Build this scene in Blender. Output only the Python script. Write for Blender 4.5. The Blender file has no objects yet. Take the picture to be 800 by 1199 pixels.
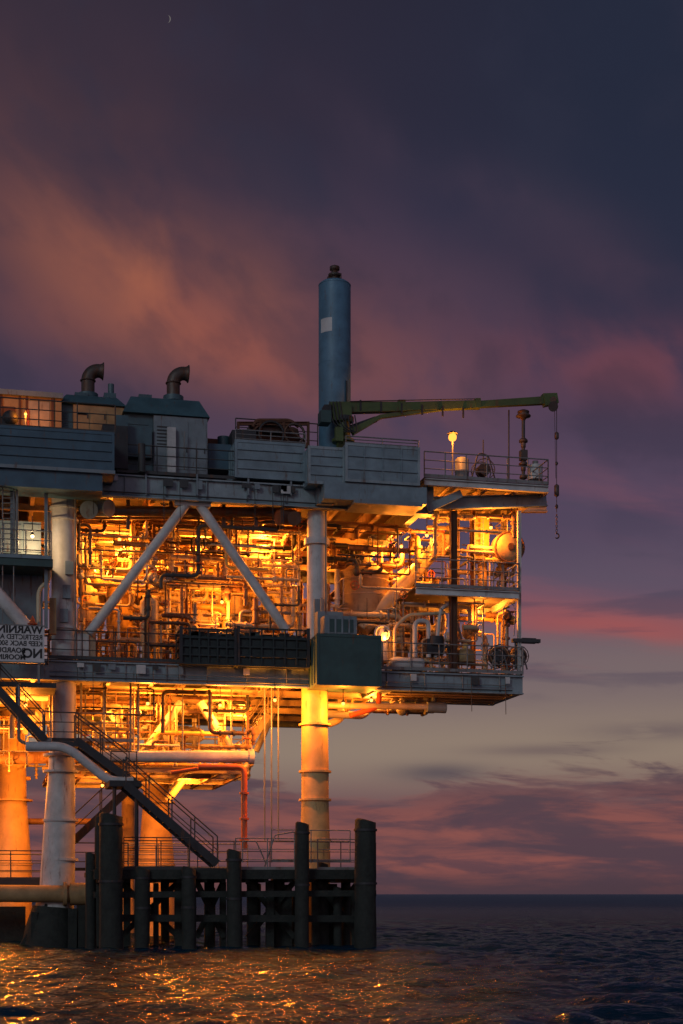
import bpy, math, random
import numpy as np
from mathutils import Vector, Matrix
random.seed(11)
scene=bpy.context.scene
scene.view_settings.view_transform='Standard'
scene.view_settings.look='None'
scene.view_settings.exposure=0
# ---------------------------------------------------------------- camera frame: image pixel coordinates cast to world points at a depth
TH=math.radians(13); SN,CS=math.sin(TH),math.cos(TH)
CAMH=1.93; F=1800.0
C=Vector((-60*SN,-60*CS,CAMH))
def P(px,py,y):
    a=(px-400)/F; b=(1047-py)/F
    d=Vector((SN+CS*a, CS-SN*a, b)); t=(y-C.y)/d.y
    return C+d*t
def X(px,y=0): return P(px,1047,y).x
def Z(py,px,y=0): return P(px,py,y).z
# ---------------------------------------------------------------- materials
def lin(r,g,b):
    f=lambda c:(c/255/12.92) if c/255<=.04045 else ((c/255+.055)/1.055)**2.4
    return (f(r),f(g),f(b))
MATS={}
def paint(name,col,rough=.5,var=.3,rust=.0,metal=0.0,bump=.15,sc=1.5):
    m=bpy.data.materials.new(name); m.use_nodes=True
    nt=m.node_tree; N=nt.nodes; L=nt.links
    bs=N['Principled BSDF']; bs.inputs['Metallic'].default_value=metal
    tc=N.new('ShaderNodeTexCoord')
    n1=N.new('ShaderNodeTexNoise'); n1.inputs['Scale'].default_value=sc; n1.inputs['Detail'].default_value=8; n1.inputs['Roughness'].default_value=.65
    L.new(tc.outputs['Object'],n1.inputs['Vector'])
    r1=N.new('ShaderNodeValToRGB'); r1.color_ramp.elements[0].position=.35; r1.color_ramp.elements[1].position=.68
    r1.color_ramp.elements[0].color=(*[c*(1-var) for c in col],1); r1.color_ramp.elements[1].color=(*col,1)
    L.new(n1.outputs['Fac'],r1.inputs['Fac'])
    mp=N.new('ShaderNodeMapping'); mp.inputs['Scale'].default_value=(3.2,3.2,.55)
    L.new(tc.outputs['Object'],mp.inputs['Vector'])
    n2=N.new('ShaderNodeTexNoise'); n2.inputs['Scale'].default_value=1.6; n2.inputs['Detail'].default_value=7; n2.inputs['Roughness'].default_value=.7
    L.new(mp.outputs['Vector'],n2.inputs['Vector'])
    r2=N.new('ShaderNodeValToRGB'); t=.72-rust*.35
    r2.color_ramp.elements[0].position=t; r2.color_ramp.elements[1].position=min(t+.12,1)
    r2.color_ramp.elements[0].color=(0,0,0,1); r2.color_ramp.elements[1].color=(.85,.85,.85,1)
    L.new(n2.outputs['Fac'],r2.inputs['Fac'])
    mx=N.new('ShaderNodeMix'); mx.data_type='RGBA'
    L.new(r2.outputs['Color'],mx.inputs['Factor']); L.new(r1.outputs['Color'],mx.inputs[6])
    mx.inputs[7].default_value=(.11,.045,.02,1)
    L.new(mx.outputs[2],bs.inputs['Base Color'])
    r3=N.new('ShaderNodeMapRange'); r3.inputs[3].default_value=max(rough-.12,.05); r3.inputs[4].default_value=min(rough+.2,1)
    L.new(n2.outputs['Fac'],r3.inputs[0]); L.new(r3.outputs[0],bs.inputs['Roughness'])
    b=N.new('ShaderNodeBump'); b.inputs['Strength'].default_value=bump; b.inputs['Distance'].default_value=.03
    n3=N.new('ShaderNodeTexNoise'); n3.inputs['Scale'].default_value=9; n3.inputs['Detail'].default_value=5
    L.new(tc.outputs['Object'],n3.inputs['Vector']); L.new(n3.outputs['Fac'],b.inputs['Height']); L.new(b.outputs['Normal'],bs.inputs['Normal'])
    MATS[name]=m; return m
def emit(name,col,s):
    m=bpy.data.materials.new(name); m.use_nodes=True; nt=m.node_tree
    nt.nodes.remove(nt.nodes['Principled BSDF']); e=nt.nodes.new('ShaderNodeEmission')
    e.inputs[0].default_value=(*col,1); e.inputs[1].default_value=s
    nt.links.new(e.outputs[0],nt.nodes['Material Output'].inputs[0]); MATS[name]=m
paint('white_paint',(.6,.6,.57),.5,.35,.35)
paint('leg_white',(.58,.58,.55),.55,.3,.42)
paint('leg_sodium_lit',(.62,.40,.15),.55,.3,.38)  # leg paint warmed so the orange sodium light sits in the colour
paint('grey_paint',(.20,.25,.27),.5,.3,.45)
paint('beam_grey',(.28,.35,.37),.5,.35,.45)
paint('panel_grey',(.20,.285,.32),.45,.35,.4)
paint('panel_blue',(.05,.12,.165),.45,.35,.35)
paint('teal',(.055,.12,.14),.45,.35,.35)
paint('stack_blue',(.10,.23,.33),.45,.35,.35)
paint('deck_dark',(.10,.09,.08),.8,.4,.6)
paint('beige',(.55,.42,.26),.5,.4,.4)
paint('cream',(.64,.52,.32),.45,.35,.35)
paint('pipe_yellow',(.65,.40,.09),.45,.3,.25)
paint('pipe_brown',(.26,.14,.07),.6,.4,.7)
paint('rust_brown',(.14,.06,.035),.8,.4,.9)
paint('red_orange',(.6,.12,.035),.5,.3,.2)
paint('rail_grey',(.22,.22,.21),.5,.3,.5)
paint('rail_dark',(.045,.05,.05),.6,.3,.5)
paint('timber',(.026,.032,.026),.85,.5,.2,bump=.9,sc=3)
paint('black_steel',(.03,.032,.035),.6,.4,.4)
paint('net_dark',(.022,.035,.035),.7,.4,.2)
paint('container_green',(.035,.085,.08),.55,.35,.35)
paint('crane_green',(.075,.12,.028),.45,.35,.4)
paint('exhaust',(.11,.09,.075),.5,.4,.7,metal=.4)
paint('sign_white',(.62,.62,.6),.5,.2,.05,bump=.03)
paint('sign_black',(.02,.02,.02),.6,.1,.0,bump=0)
paint('wood_tan',(.42,.27,.12),.7,.4,.3)
SOD=(1,.265,.022)
emit('lamp_orange',(1,.36,.06),5)
emit('beacon_orange',(1,.36,.05),2.2)
emit('lamp_white',(1,.66,.3),5)
emit('moon_glow',(.8,.75,.7),.2)
# ---------------------------------------------------------------- mesh builder
class MB:
    def __init__(s): s.v=[];s.f=[];s.m=[];s.sm=[];s.mats=[]
    def mi(s,m):
        if m not in s.mats: s.mats.append(m)
        return s.mats.index(m)
    def add(s,vs,fs,m,smooth=False):
        o=len(s.v); s.v+= [tuple(v) for v in vs]; k=s.mi(m)
        for f in fs: s.f.append(tuple(i+o for i in f)); s.m.append(k); s.sm.append(smooth)
    def box(s,x0,x1,y0,y1,z0,z1,m):
        if x0>x1:x0,x1=x1,x0
        if z0>z1:z0,z1=z1,z0
        if y0>y1:y0,y1=y1,y0
        vs=[(x,y,z) for x in(x0,x1) for y in(y0,y1) for z in(z0,z1)]
        s.add(vs,[(0,1,3,2),(4,6,7,5),(0,4,5,1),(2,3,7,6),(0,2,6,4),(1,5,7,3)],m)
    def bx(s,px0,px1,pt,pb,y0,d,m):
        pc=(px0+px1)/2
        s.box(X(px0,y0),X(px1,y0),y0,y0+d,Z(pb,pc,y0),Z(pt,pc,y0),m)
    def frustum(s,x0,x1,y0,y1,z0,z1,ix,iy,m):
        vs=[(x0,y0,z0),(x1,y0,z0),(x1,y1,z0),(x0,y1,z0),(x0+ix,y0+iy,z1),(x1-ix,y0+iy,z1),(x1-ix,y1-iy,z1),(x0+ix,y1-iy,z1)]
        s.add(vs,[(3,2,1,0),(4,5,6,7),(0,1,5,4),(1,2,6,5),(2,3,7,6),(3,0,4,7)],m)
    def obox(s,p0,p1,w,h,m,h1=None):
        p0=Vector(p0);p1=Vector(p1);d=(p1-p0).normalized()
        ref=Vector((0,0,1)) if abs(d.z)<.98 else Vector((1,0,0))
        a=d.cross(ref).normalized(); u=a.cross(d)
        h1=h if h1 is None else h1
        vs=[]
        for p,hh in((p0,h),(p1,h1)):
            for i,j in((-1,-1),(1,-1),(1,1),(-1,1)): vs.append(p+a*(i*w/2)+u*(j*hh/2))
        s.add(vs,[(3,2,1,0),(4,5,6,7),(0,1,5,4),(1,2,6,5),(2,3,7,6),(3,0,4,7)],m)
    def ibeam(s,p0,p1,w,h,m,t=.05):
        p0=Vector(p0);p1=Vector(p1);d=(p1-p0).normalized()
        ref=Vector((0,0,1)) if abs(d.z)<.98 else Vector((1,0,0))
        u=d.cross(ref).normalized().cross(d)
        s.obox(p0+u*(h/2-t/2),p1+u*(h/2-t/2),w,t,m); s.obox(p0-u*(h/2-t/2),p1-u*(h/2-t/2),w,t,m)
        s.obox(p0,p1,t*.7,h-2*t,m)
    def sweep(s,pts,r,m,seg=10,cap=True,smooth=True):
        pts=[Vector(p) for p in pts]; n=len(pts)
        rs=r if isinstance(r,(list,tuple)) else [r]*n
        T=[]
        for i in range(n):
            a=pts[i]-pts[i-1] if i>0 else pts[1]-pts[0]
            b=pts[i+1]-pts[i] if i<n-1 else a
            t=(a.normalized()+b.normalized()); T.append(t.normalized() if t.length>1e-6 else a.normalized())
        ref=Vector((0,0,1)) if abs(T[0].z)<.9 else Vector((1,0,0))
        u=T[0].cross(ref).normalized(); vs=[]
        for i in range(n):
            u=(u-T[i]*u.dot(T[i])).normalized(); w=T[i].cross(u)
            for k in range(seg):
                an=2*math.pi*k/seg; vs.append(pts[i]+(u*math.cos(an)+w*math.sin(an))*rs[i])
        fs=[]
        for i in range(n-1):
            for k in range(seg):
                k2=(k+1)%seg; fs.append((i*seg+k,i*seg+k2,(i+1)*seg+k2,(i+1)*seg+k))
        s.add(vs,fs,m,smooth)
        if cap:
            s.add([vs[k] for k in range(seg)],[tuple(range(seg))[::-1]],m)
            s.add([vs[(n-1)*seg+k] for k in range(seg)],[tuple(range(seg))],m)
    def cyl(s,p0,p1,r,m,r1=None,seg=14): s.sweep([p0,p1],[r,r if r1 is None else r1],m,seg)
    def pipe(s,pts,r,m,rad=None,seg=10,flange=False):
        pts=[Vector(p) for p in pts]; rad=rad or r*3; out=[pts[0]]
        for i in range(1,len(pts)-1):
            a=(pts[i-1]-pts[i]);b=(pts[i+1]-pts[i]); q=min(rad,a.length*.45,b.length*.45)
            A=pts[i]+a.normalized()*q;B=pts[i]+b.normalized()*q
            for k in range(6):
                t=k/5; out.append(A*(1-t)**2+pts[i]*2*t*(1-t)+B*t*t)
        out.append(pts[-1]); s.sweep(out,r,m,seg)
        if flange:
            for i in range(len(pts)-1):
                d=(pts[i+1]-pts[i]); L=d.length; d.normalize()
                if L>rad*3:
                    for t in (.3,.7):
                        c=pts[i]+d*(L*t); s.cyl(c-d*.04,c+d*.04,r*1.55,m,seg=seg)
    def sph(s,c,r,m,sz=1,seg=14,rings=8):
        pts=[];rs=[]
        for i in range(rings+1):
            a=math.pi*i/rings; pts.append(Vector(c)+Vector((0,0,-math.cos(a)*r*sz))); rs.append(max(math.sin(a)*r,.001))
        s.sweep(pts,rs,m,seg,cap=False)
    def lathe(s,c,prof,m,seg=20,axis=(0,0,1)):
        ax=Vector(axis).normalized()
        s.sweep([Vector(c)+ax*h for r,h in prof],[max(r,.001) for r,h in prof],m,seg)
    def ring(s,c,R,r,m,nrm=(0,1,0),n=20):
        nrm=Vector(nrm).normalized(); ref=Vector((0,0,1)) if abs(nrm.z)<.9 else Vector((1,0,0))
        u=nrm.cross(ref).normalized();w=nrm.cross(u)
        s.sweep([Vector(c)+(u*math.cos(2*math.pi*k/n)+w*math.sin(2*math.pi*k/n))*R for k in range(n+1)],r,m,6,cap=False)
    def rail(s,p0,p1,m='rail_grey',h=1.08,sp=1.35,r=.026,toe=True,mid=2):
        p0=Vector(p0);p1=Vector(p1);L=(p1-p0).length;n=max(1,round(L/sp)); up=Vector((0,0,h))
        for i in range(n+1):
            q=p0.lerp(p1,i/n); s.cyl(q,q+up,r,m,seg=6)
        for k in range(mid+1):
            z=Vector((0,0,h*(1-k/(mid+1)))); s.cyl(p0+z,p1+z,r if k==0 else r*.75,m,seg=6)
        if toe: s.obox(p0+Vector((0,0,.07)),p1+Vector((0,0,.07)),.015,.12,m)
    def stair(s,p0,p1,w,m='black_steel',mr='rail_dark',rails=(0,1)):
        p0=Vector(p0);p1=Vector(p1);d=p1-p0;n=max(3,int(abs(d.z)/.2)); W=Vector((0,w/2,0))
        for sg in(-1,1): s.obox(p0+W*sg,p1+W*sg,.05,.3,m)
        for i in range(n):
            q=p0.lerp(p1,(i+.5)/n); s.box(q.x-.13,q.x+.13,q.y-w/2+.03,q.y+w/2-.03,q.z-.02,q.z+.02,m)
        for k in rails:
            sg=-1 if k==0 else 1; s.rail(p0+W*sg,p1+W*sg,mr,h=1.0,sp=1.2,toe=False,mid=1)
    def wheel(s,c,R,m,nrm=(0,1,0)):
        s.ring(c,R,.02,m,nrm,12); nrm=Vector(nrm); ref=Vector((0,0,1)) if abs(nrm.z)<.9 else Vector((1,0,0))
        u=nrm.cross(ref).normalized();w=nrm.cross(u); c=Vector(c)
        s.cyl(c-u*R,c+u*R,.012,m,seg=5); s.cyl(c-w*R,c+w*R,.012,m,seg=5)
    def build(s,name,parent=None):
        me=bpy.data.meshes.new(name); me.from_pydata(s.v,[],s.f)
        for m in s.mats: me.materials.append(MATS[m])
        me.polygons.foreach_set('material_index',s.m); me.polygons.foreach_set('use_smooth',s.sm)
        me.update(); ob=bpy.data.objects.new(name,me); scene.collection.objects.link(ob)
        if parent: ob.parent=parent
        return ob
def empty(name):
    e=bpy.data.objects.new(name,None); scene.collection.objects.link(e); return e
V=Vector
plat=empty('oil_platform')
ZM1=Z(772,75); ZM0=Z(797,75)
ZU1=Z(553,120); ZU0=Z(581,120)
XL=X(-260); DEP=14.0
XMR=X(612); XUR=X(495); XME=X(452)
# ---------------------------------------------------------------- decks
def deck(name,x0,x1,y0,y1,zt,zb,edge='grey_paint'):
    b=MB(); h=zt-zb
    b.box(x0,x1,y0+.02,y1,zt-.06,zt,'deck_dark')
    for y in (y0,y1):
        b.ibeam((x0,y,(zt+zb)/2-.031),(x1,y,(zt+zb)/2-.031),.3,h-.06,edge)
    x=x0
    while x<x1:
        b.box(x,x+.02,y0-.12,y0-.02,zb+.06,zt-.12,edge); x+=1.55
    for x in (x0+.15,x1-.15): b.ibeam((x,y0+.16,(zt+zb)/2-.04),(x,y1-.16,(zt+zb)/2-.04),.28,h-.1,edge)
    n=int((x1-x0)/1.5)
    for i in range(1,n):
        x=x0+(x1-x0)*i/n; hh=h*.75 if i%3==0 else h*.4
        b.ibeam((x,y0+.16,zt-.07-hh/2),(x,y1-.16,zt-.07-hh/2),.16,hh,'pipe_brown' if i%2 else 'beige',t=.03)
    for k in range(1,5):
        y=y0+(y1-y0)*k/5; b.ibeam((x0+.3,y,zb+.1),(x1-.3,y,zb+.1),.2,.25,'beige',t=.03)
    return b.build(name,plat)
deck('cellar_deck',XL,XME,0,DEP,ZM1,ZM0,'beam_grey')
deck('cellar_deck_wing',XME+.01,XMR,0,3.6,ZM1,ZM0,'beam_grey')
deck('main_deck',XL,XUR,0,DEP,ZU1,ZU0,'beam_grey')
b=MB()
for (zz,off,m_,r_) in ((ZM0+.12,-.2,'rail_dark',.03),(ZM0+.32,-.19,'rail_grey',.02),(ZU0+.14,-.2,'rail_dark',.03)):
    b.cyl((X(58,-.2),off,zz),(X(600 if zz<12 else 490,-.2),off,zz),r_,m_,seg=6)
R=random.Random(77)
for i in range(26):
    zt=ZM1 if i%2 else ZU1; x=R.uniform(X(80),X(590) if i%2 else X(350)); w_=R.uniform(.12,.4)
    b.box(x,x+w_,-.24,-.17,zt-.2-R.uniform(.1,.3),zt-.15,R.choice(['grey_paint','rail_dark','white_paint']))
    if R.random()<.6: b.cyl((x,-.22,zt-.2),(x+.02,-.22,zt-.2-R.uniform(.5,1.6)),.015,'rail_dark',seg=5)
b.build('edge_conduit',plat)
# ---------------------------------------------------------------- legs
b=MB()
xa=X(75,.6)
b.cyl((xa,.6,ZM1),(xa,.6,ZU0),.47,'leg_white',seg=24)
for z in (ZM1+.02,ZM1+1.2,ZU0-.45,ZU0-.9): b.cyl((xa,.6,z),(xa,.6,z+.07),.55,'leg_white',seg=24)
b.cyl((xa,.6,Z(880,75)),(xa,.6,ZM0),.45,'leg_white',seg=24)
b.sweep([P(72,880,.6),P(72,905,.6),P(70,960,.6),P(67,1040,.6),P(64,1062,.6),P(62,1160,.6)],[.47,.50,.58,.66,.72,.74],'leg_white',24)
for py in (886,905,962,1008): q=P(71,py,.6); b.cyl(q,q+V((0,0,.09)),.66,'leg_white',seg=24)
xb=X(371,.6)
b.cyl((xb,.6,ZM1),(xb,.6,ZU0),.38,'leg_white',seg=24)
b.cyl((xb,.6,ZU0-1.3),(xb,.6,ZU0-1.05),.5,'leg_white',seg=24)
b.sweep([P(368,1120,.6),P(369,1000,.6),P(369,940,.6),P(369,900,.6),P(368,800,.6)],[.62,.6,.54,.54,.5],'leg_sodium_lit',24)
for py in (850,905,938,985): q=P(369,py,.6); b.cyl(q,q+V((0,0,.08)),.64,'leg_sodium_lit',seg=24)
for px,y in ((15,10.5),(183,10.5),(150,13.4),(-130,.6),(-90,10.5)):
    q=P(px,1047,y)
    b.cyl((q.x,y,ZM1),(q.x,y,ZU0),.42,'leg_white',seg=20)
    b.sweep([(q.x,y,-3),(q.x,y,3.2),(q.x,y,4.2),(q.x,y,6.0),(q.x,y,ZM0)],[.85,.82,.74,.6,.52] if y<13 else [.3]*5,'leg_sodium_lit',20)
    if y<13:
        for z in (3.2,6.0,8): b.cyl((q.x,y,z),(q.x,y,z+.08),.86,'leg_sodium_lit',seg=20)
for k in range(3):
    b.box(xa-.18+.1*k,xa+.12+.1*k,.02,.16,ZM1+1.4+k*.9,ZM1+1.9+k*.9,'grey_paint')
b.box(xb-.2,xb+.2,.1,.24,ZM1+2.0,ZM1+2.7,'grey_paint'); b.cyl((xb+.28,.2,ZM1),(xb+.28,.2,ZU0),.04,'rail_grey',seg=6); b.cyl((xa+.4,.15,ZM1),(xa+.4,.15,ZU0),.035,'rail_grey',seg=6)
b.build('jacket_leg',plat)
# ---------------------------------------------------------------- braces
b=MB()
def br(px0,py0,px1,py1,y,r,m='white_paint'): b.cyl(P(px0,py0,y),P(px1,py1,y),r,m,seg=16)
br(221,586,104,742,.3,.19); br(230,586,335,738,.3,.19)
b.bx(205,247,583,592,.1,.4,'white_paint')
br(296,640,345,740,4.5,.24,'cream'); br(524,628,424,738,3.2,.30,'cream'); br(240,640,180,735,8.5,.2,'cream'); br(120,690,100,660,6,.2,'cream')
br(252,650,300,735,8.5,.2,'cream')
br(212,822,168,882,3.0,.17); br(234,822,276,884,3.0,.17); br(120,822,160,876,9,.16); br(330,812,300,880,9,.14)
br(96,886,297,886,1.2,.23,'white_paint')
br(-120,889,150,886,7,.26,'pipe_brown'); br(100,905,280,905,9,.15,'cream'); br(155,874,290,874,6,.10,'cream')
b.cyl(P(297,886,1.2),P(291,886,1.2),.3,'white_paint')
br(180,905,250,900,10,.15); br(226,898,196,938,8,.16,'cream'); br(0,962,120,962,11,.14,'pipe_brown')
b.build('diagonal_brace',plat)
b=MB()
for y,py in ((1.5,604),(4,612),(8,625)):
    b.cyl(P(90,py,y),P(352,py,y),.16,'pipe_brown',seg=12)
b.cyl(P(70,598,.9),P(330,600,.9),.2,'exhaust'); b.cyl(P(92,594,1.5),P(128,595,.3),.33,'grey_paint'); b.cyl(P(326,606,.2),P(345,606,.5),.3,'rust_brown')
b.cyl(P(104,597,.1),P(104,597,.5),.34,'grey_paint',seg=20); b.cyl(P(345,607,-.1),P(345,607,.5),.27,'rust_brown',seg=20)
for px in (150,200,262,300,330): 
    b.ibeam(P(px,585,1.2),P(px,620,1.2),.14,.14,'rail_grey',t=.02)
b.build('overhead_pipework',plat)
# ---------------------------------------------------------------- process pipework
COL=['cream','beige','pipe_yellow','cream','white_paint','beige','pipe_brown','rail_grey']
DARK=['rail_dark','exhaust','pipe_brown','black_steel','rust_brown']
def maze(b,pxr,yr,zr,n,rr,seed,steps=(2,5),cols=COL):
    R=random.Random(seed)
    for i in range(n):
        y=R.uniform(*yr); x=X(R.uniform(*pxr),y); z=R.uniform(*zr); p=V((x,y,z)); pts=[p.copy()]; last=None
        x0,x1=X(pxr[0],y),X(pxr[1],y)
        for k in range(R.randint(*steps)):
            ax=R.choice([0,0,2,2,1]); 
            if ax==last: ax=(ax+2)%4 if ax!=1 else 0
            if ax not in(0,1,2): ax=2
            if ax==last: continue
            last=ax; L=R.uniform(.5,3.2) if ax==0 else R.uniform(.4,2.0); L*=R.choice([-1,1])
            q=pts[-1].copy(); q[ax]+=L
            q.x=min(max(q.x,x0),x1); q.y=min(max(q.y,yr[0]),yr[1]); q.z=min(max(q.z,zr[0]),zr[1])
            if (q-pts[-1]).length>.3: pts.append(q)
        if len(pts)<2: continue
        r=R.choice([.02,.025,.03,.04,.05,.05,.07,.09,.12]) *rr
        m=R.choice(cols); b.pipe(pts,r,m,seg=8,flange=r>.045)
        if R.random()<.45:
            c=pts[len(pts)//2]; b.sph(c,r*2.2,m,seg=8,rings=6); b.cyl(c,c+V((0,0,.35)),.02,m,seg=6); b.wheel(c+V((0,-.0,.36)),.16,R.choice(['red_orange','pipe_yellow','rail_grey']),R.choice([(0,0,1),(0,1,0)]))
b=MB()
maze(b,(92,350),(2.0,12.5),(ZM1+.1,ZU0-.4),230,1.0,3)
maze(b,(92,350),(1.5,6),(ZU0-2.6,ZU0-.3),70,.9,4)
maze(b,(385,520),(1.5,11),(ZM1+.1,ZU0-.5),95,1.0,5)
maze(b,(92,350),(.9,2.2),(ZM1+.1,ZU0-.3),26,.7,41,cols=DARK); maze(b,(92,520),(1.0,7),(ZU0-1.3,ZU0-.1),46,.9,42,cols=DARK); maze(b,(385,480),(.9,2.2),(ZM1+.1,ZU0-.3),10,.7,43,cols=DARK)
b.build('process_pipework',plat)
b=MB()
maze(b,(-60,290),(1.5,12),(Z(888,75),ZM0-.1),85,1.0,6); maze(b,(60,290),(.9,4),(Z(888,75),ZM0-.1),22,.7,44,cols=DARK)
maze(b,(380,500),(1.0,3.4),(ZM0-.6,ZM0-.1),8,1.3,8)
b.pipe([P(380,812,1),P(380,826,1),P(520,828,1)],.13,'cream'); b.pipe([P(383,836,2.2),P(425,838,2.2),P(432,830,2.2),P(508,831,2.2)],.16,'white_paint')
b.cyl(P(500,828,1),P(522,829,1),.22,'grey_paint')
b.pipe([P(444,800,1),P(444,828,1),P(410,838,1)],.11,'red_orange')
b.pipe([P(400,812,3),P(400,842,3),P(385,848,3)],.16,'cream'); b.cyl(P(508,812,1.5),P(508,826,1.5),.12,'grey_paint')
maze(b,(-60,62),(1.5,10),(ZM1+.1,ZU0-.4),45,1.0,9)
b.build('cellar_pipework',plat)
b=MB(); R=random.Random(21)
for i in range(46):
    y=R.uniform(2.5,12); x=X(R.uniform(100,510),y); h=R.uniform(1.5,5.6)
    if abs((x-X(425,y)))<1.2 and y<5: continue
    b.ibeam((x,y,ZM1),(x,y,min(ZM1+h,ZU0-.2)),.12,.12,R.choice(['cream','beige','pipe_brown']),t=.02)
    if R.random()<.6: b.obox((x,y,ZM1+h*.8),(x+R.uniform(.8,2.5),y,ZM1+h*.8),.1,.1,R.choice(['cream','beige']))
for i in range(26):
    y=R.uniform(3,12); x=X(R.uniform(100,500),y); w=R.uniform(.3,.8); h=R.uniform(.5,1.6); z=ZM1 if R.random()<.6 else ZM1+R.uniform(1.5,3.6)
    b.box(x,x+w,y,y+w,z,z+h,R.choice(['cream','beige','pipe_yellow','grey_paint']))
    b.box(x+.06,x+w-.06,y-.02,y,z+.08,z+h-.08,'beige')
for (a,c,py,y) in ((115,205,690,6.5),(230,345,672,7.5),(395,500,690,6)):
    z=Z(py,(a+c)/2,y); x0,x1=X(a,y),X(c,y)
    b.box(x0,x1,y,y+3,z-.06,z,'pipe_brown'); b.rail((x0,y,z),(x1,y,z),'pipe_yellow',sp=1.1); b.ibeam((x0,y,z-.18),(x1,y,z-.18),.1,.2,'cream',t=.02)
b.build('equipment_frame',plat)
# ---------------------------------------------------------------- vessels
def vessel(px,pt,pb,y,rpx,m='cream',cone=False,name='pressure_vessel'):
    b=MB(); q=P(px,pb,y); zt=Z(pt,px,y); r=rpx*(q-C).length/F; z0=q.z; h=zt-z0
    if cone: prof=[(r*.9,0),(r,.1),(r,h*.62),(r*1.06,h*.64),(r*1.06,h*.68),(r*.95,h*.7),(r*.3,h*.92),(r*.3,h),(0,h)]
    else: prof=[(r*.5,0),(r*.9,r*.3),(r,r*.6),(r,h-r*.6),(r*.9,h-r*.3),(r*.55,h-.05*r),(0,h)]
    b.lathe((q.x,y,z0),prof,m,24)
    for k in (.3,.55): b.cyl((q.x,y,z0+h*k),(q.x,y,z0+h*k+.05),r*1.03,m,seg=24)
    for a in range(4):
        an=a*math.pi/2+.6; b.cyl((q.x+math.cos(an)*r*.85,y+math.sin(an)*r*.85,ZM1),(q.x+math.cos(an)*r*.85,y+math.sin(an)*r*.85,z0+.6),.06,m,seg=6)
    b.pipe([(q.x,y,zt-.1),(q.x,y,zt+.4),(q.x+.8,y,zt+.4),(q.x+.8,y,zt-1.2)],.07,m)
    b.wheel((q.x-r*.6,y-r-.2,z0+h*.4),.18,'red_orange'); b.cyl((q.x-r*.6,y-r*.7,z0+h*.4),(q.x-r*.6,y-r-.2,z0+h*.4),.04,m,seg=6)
    return b.build(name)
vessel(425,650,722,4.0,30,'beige',True,'storage_tank')
vessel(140,665,745,5.0,15,'pipe_yellow'); vessel(270,680,748,6,17,'cream'); vessel(215,660,745,9.5,16); vessel(318,665,745,9,12,'pipe_yellow'); vessel(108,645,740,7.5,14); vessel(480,665,740,8,15)
vessel(175,700,760,3.5,11,'cream')
def hvessel(pxa,pxb,py,y,r,m,name='horizontal_separator'):
    b=MB(); p=P(pxa,py,y);q=P(pxb,py,y); q.z=p.z; L=q.x-p.x
    b.lathe(p,[(0,0),(r*.6,.08),(r*.92,.25),(r,.45),(r,L-.45),(r*.92,L-.25),(r*.6,L-.08),(0,L)],m,20,(1,0,0))
    for t in (.25,.75):
        x=p.x+L*t; b.box(x-.08,x+.08,y-r*.7,y+r*.7,p.z-r-.35,p.z-r*.6,m); b.cyl((x,y,p.z+r*.9),(x,y,p.z+r+.35),.09,m,seg=8)
    b.cyl((p.x+L*.5,y-r-.12,p.z),(p.x+L*.5,y-r*.8,p.z),.2,m)
    return b.build(name)
hvessel(190,260,722,5,.5,'beige'); hvessel(110,185,640,8,.45,'cream'); hvessel(285,345,650,10,.5,'cream'); hvessel(190,240,860,6,.35,'white_paint'); hvessel(20,60,840,6,.35,'cream')
# ---------------------------------------------------------------- main-deck wall panels & containers
def container(name,px0,px1,pt,pb,y,d,m,ribs=8,horiz=0,trim=None):
    b=MB(); x0,x1=X(px0,y),X(px1,y); pc=(px0+px1)/2; z0,z1=Z(pb,pc,y),Z(pt,pc,y); trim=trim or m
    b.box(x0+.02,x1-.02,y+.02,y+d-.02,z0+.02,z1-.02,m)
    for x in (x0,x1-.1): 
        for yy in (y,y+d-.1): b.box(x,x+.1,yy-.012,yy+.1,z0,z1,trim)
    for z in (z0-.004,z1-.1): b.box(x0+.1,x1-.1,y-.006,y+.1,z,z+.104,trim)
    for i in range(1,ribs):
        x=x0+(x1-x0)*i/ribs; b.box(x-.022,x+.022,y-.02,y+.02,z0+.1,z1-.1,m)
    for i in range(1,horiz+1):
        z=z0+(z1-z0)*i/(horiz+1); b.box(x0+.1,x1-.1,y-.035,y+.02,z-.025,z+.025,m)
    for yy in np.arange(y+.4,y+d-.3,.5): 
        b.box(x0-.02,x0+.03,yy-.03,yy+.03,z0+.1,z1-.1,m)
    return b.build(name)
container('windwall_panel',-60,134,500,545,-1.6,4,'panel_blue',0,3)
container('windwall_panel',275,357,517,561,-.25,2.5,'panel_grey',0,3)
container('storage_container',361,404,523,567,-1.0,3.5,'panel_grey',1,3,'beam_grey')
container('storage_container',404.5,492,521,566,-1.3,4,'panel_grey',4,2,'beam_grey')
b=MB()
b.bx(-60,120,546,570,-1.5,1.4,'panel_blue'); b.bx(-60,135,545,549,-1.65,1.6,'grey_paint')
b.bx(380,500,567,587,-1.2,1.3,'panel_grey'); b.bx(372,392,563,590,-.5,.6,'grey_paint'); b.bx(415,495,586,591,-1.3,1.5,'grey_paint')
for px in (120,170,230,290,340): b.bx(px,px+2,555,580,-.22,.1,'grey_paint')
b.build('deck_support_bracket',plat)
b=MB()
def prail(b,pa,pb_,py,y,m,**k):
    p=P(pa,py,y); q=P(pb_,py,y); q.z=p.z; b.rail(p,q,m,**k)
prail(b,137,276,553,-.1,'rail_dark'); prail(b,0,135,500,-1.5,'rail_dark'); prail(b,276,358,518,-.2,'rail_grey',h=.5)
prail(b,276,372,520,5,'rail_dark'); prail(b,405,490,521,-1.2,'rail_grey',h=.35)
b.build('guard_rail')
b=MB(); prail(b,57,212,771,-.05,'rail_dark'); prail(b,448,612,784,-.05,'rail_grey',sp=1.1); 
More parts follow.
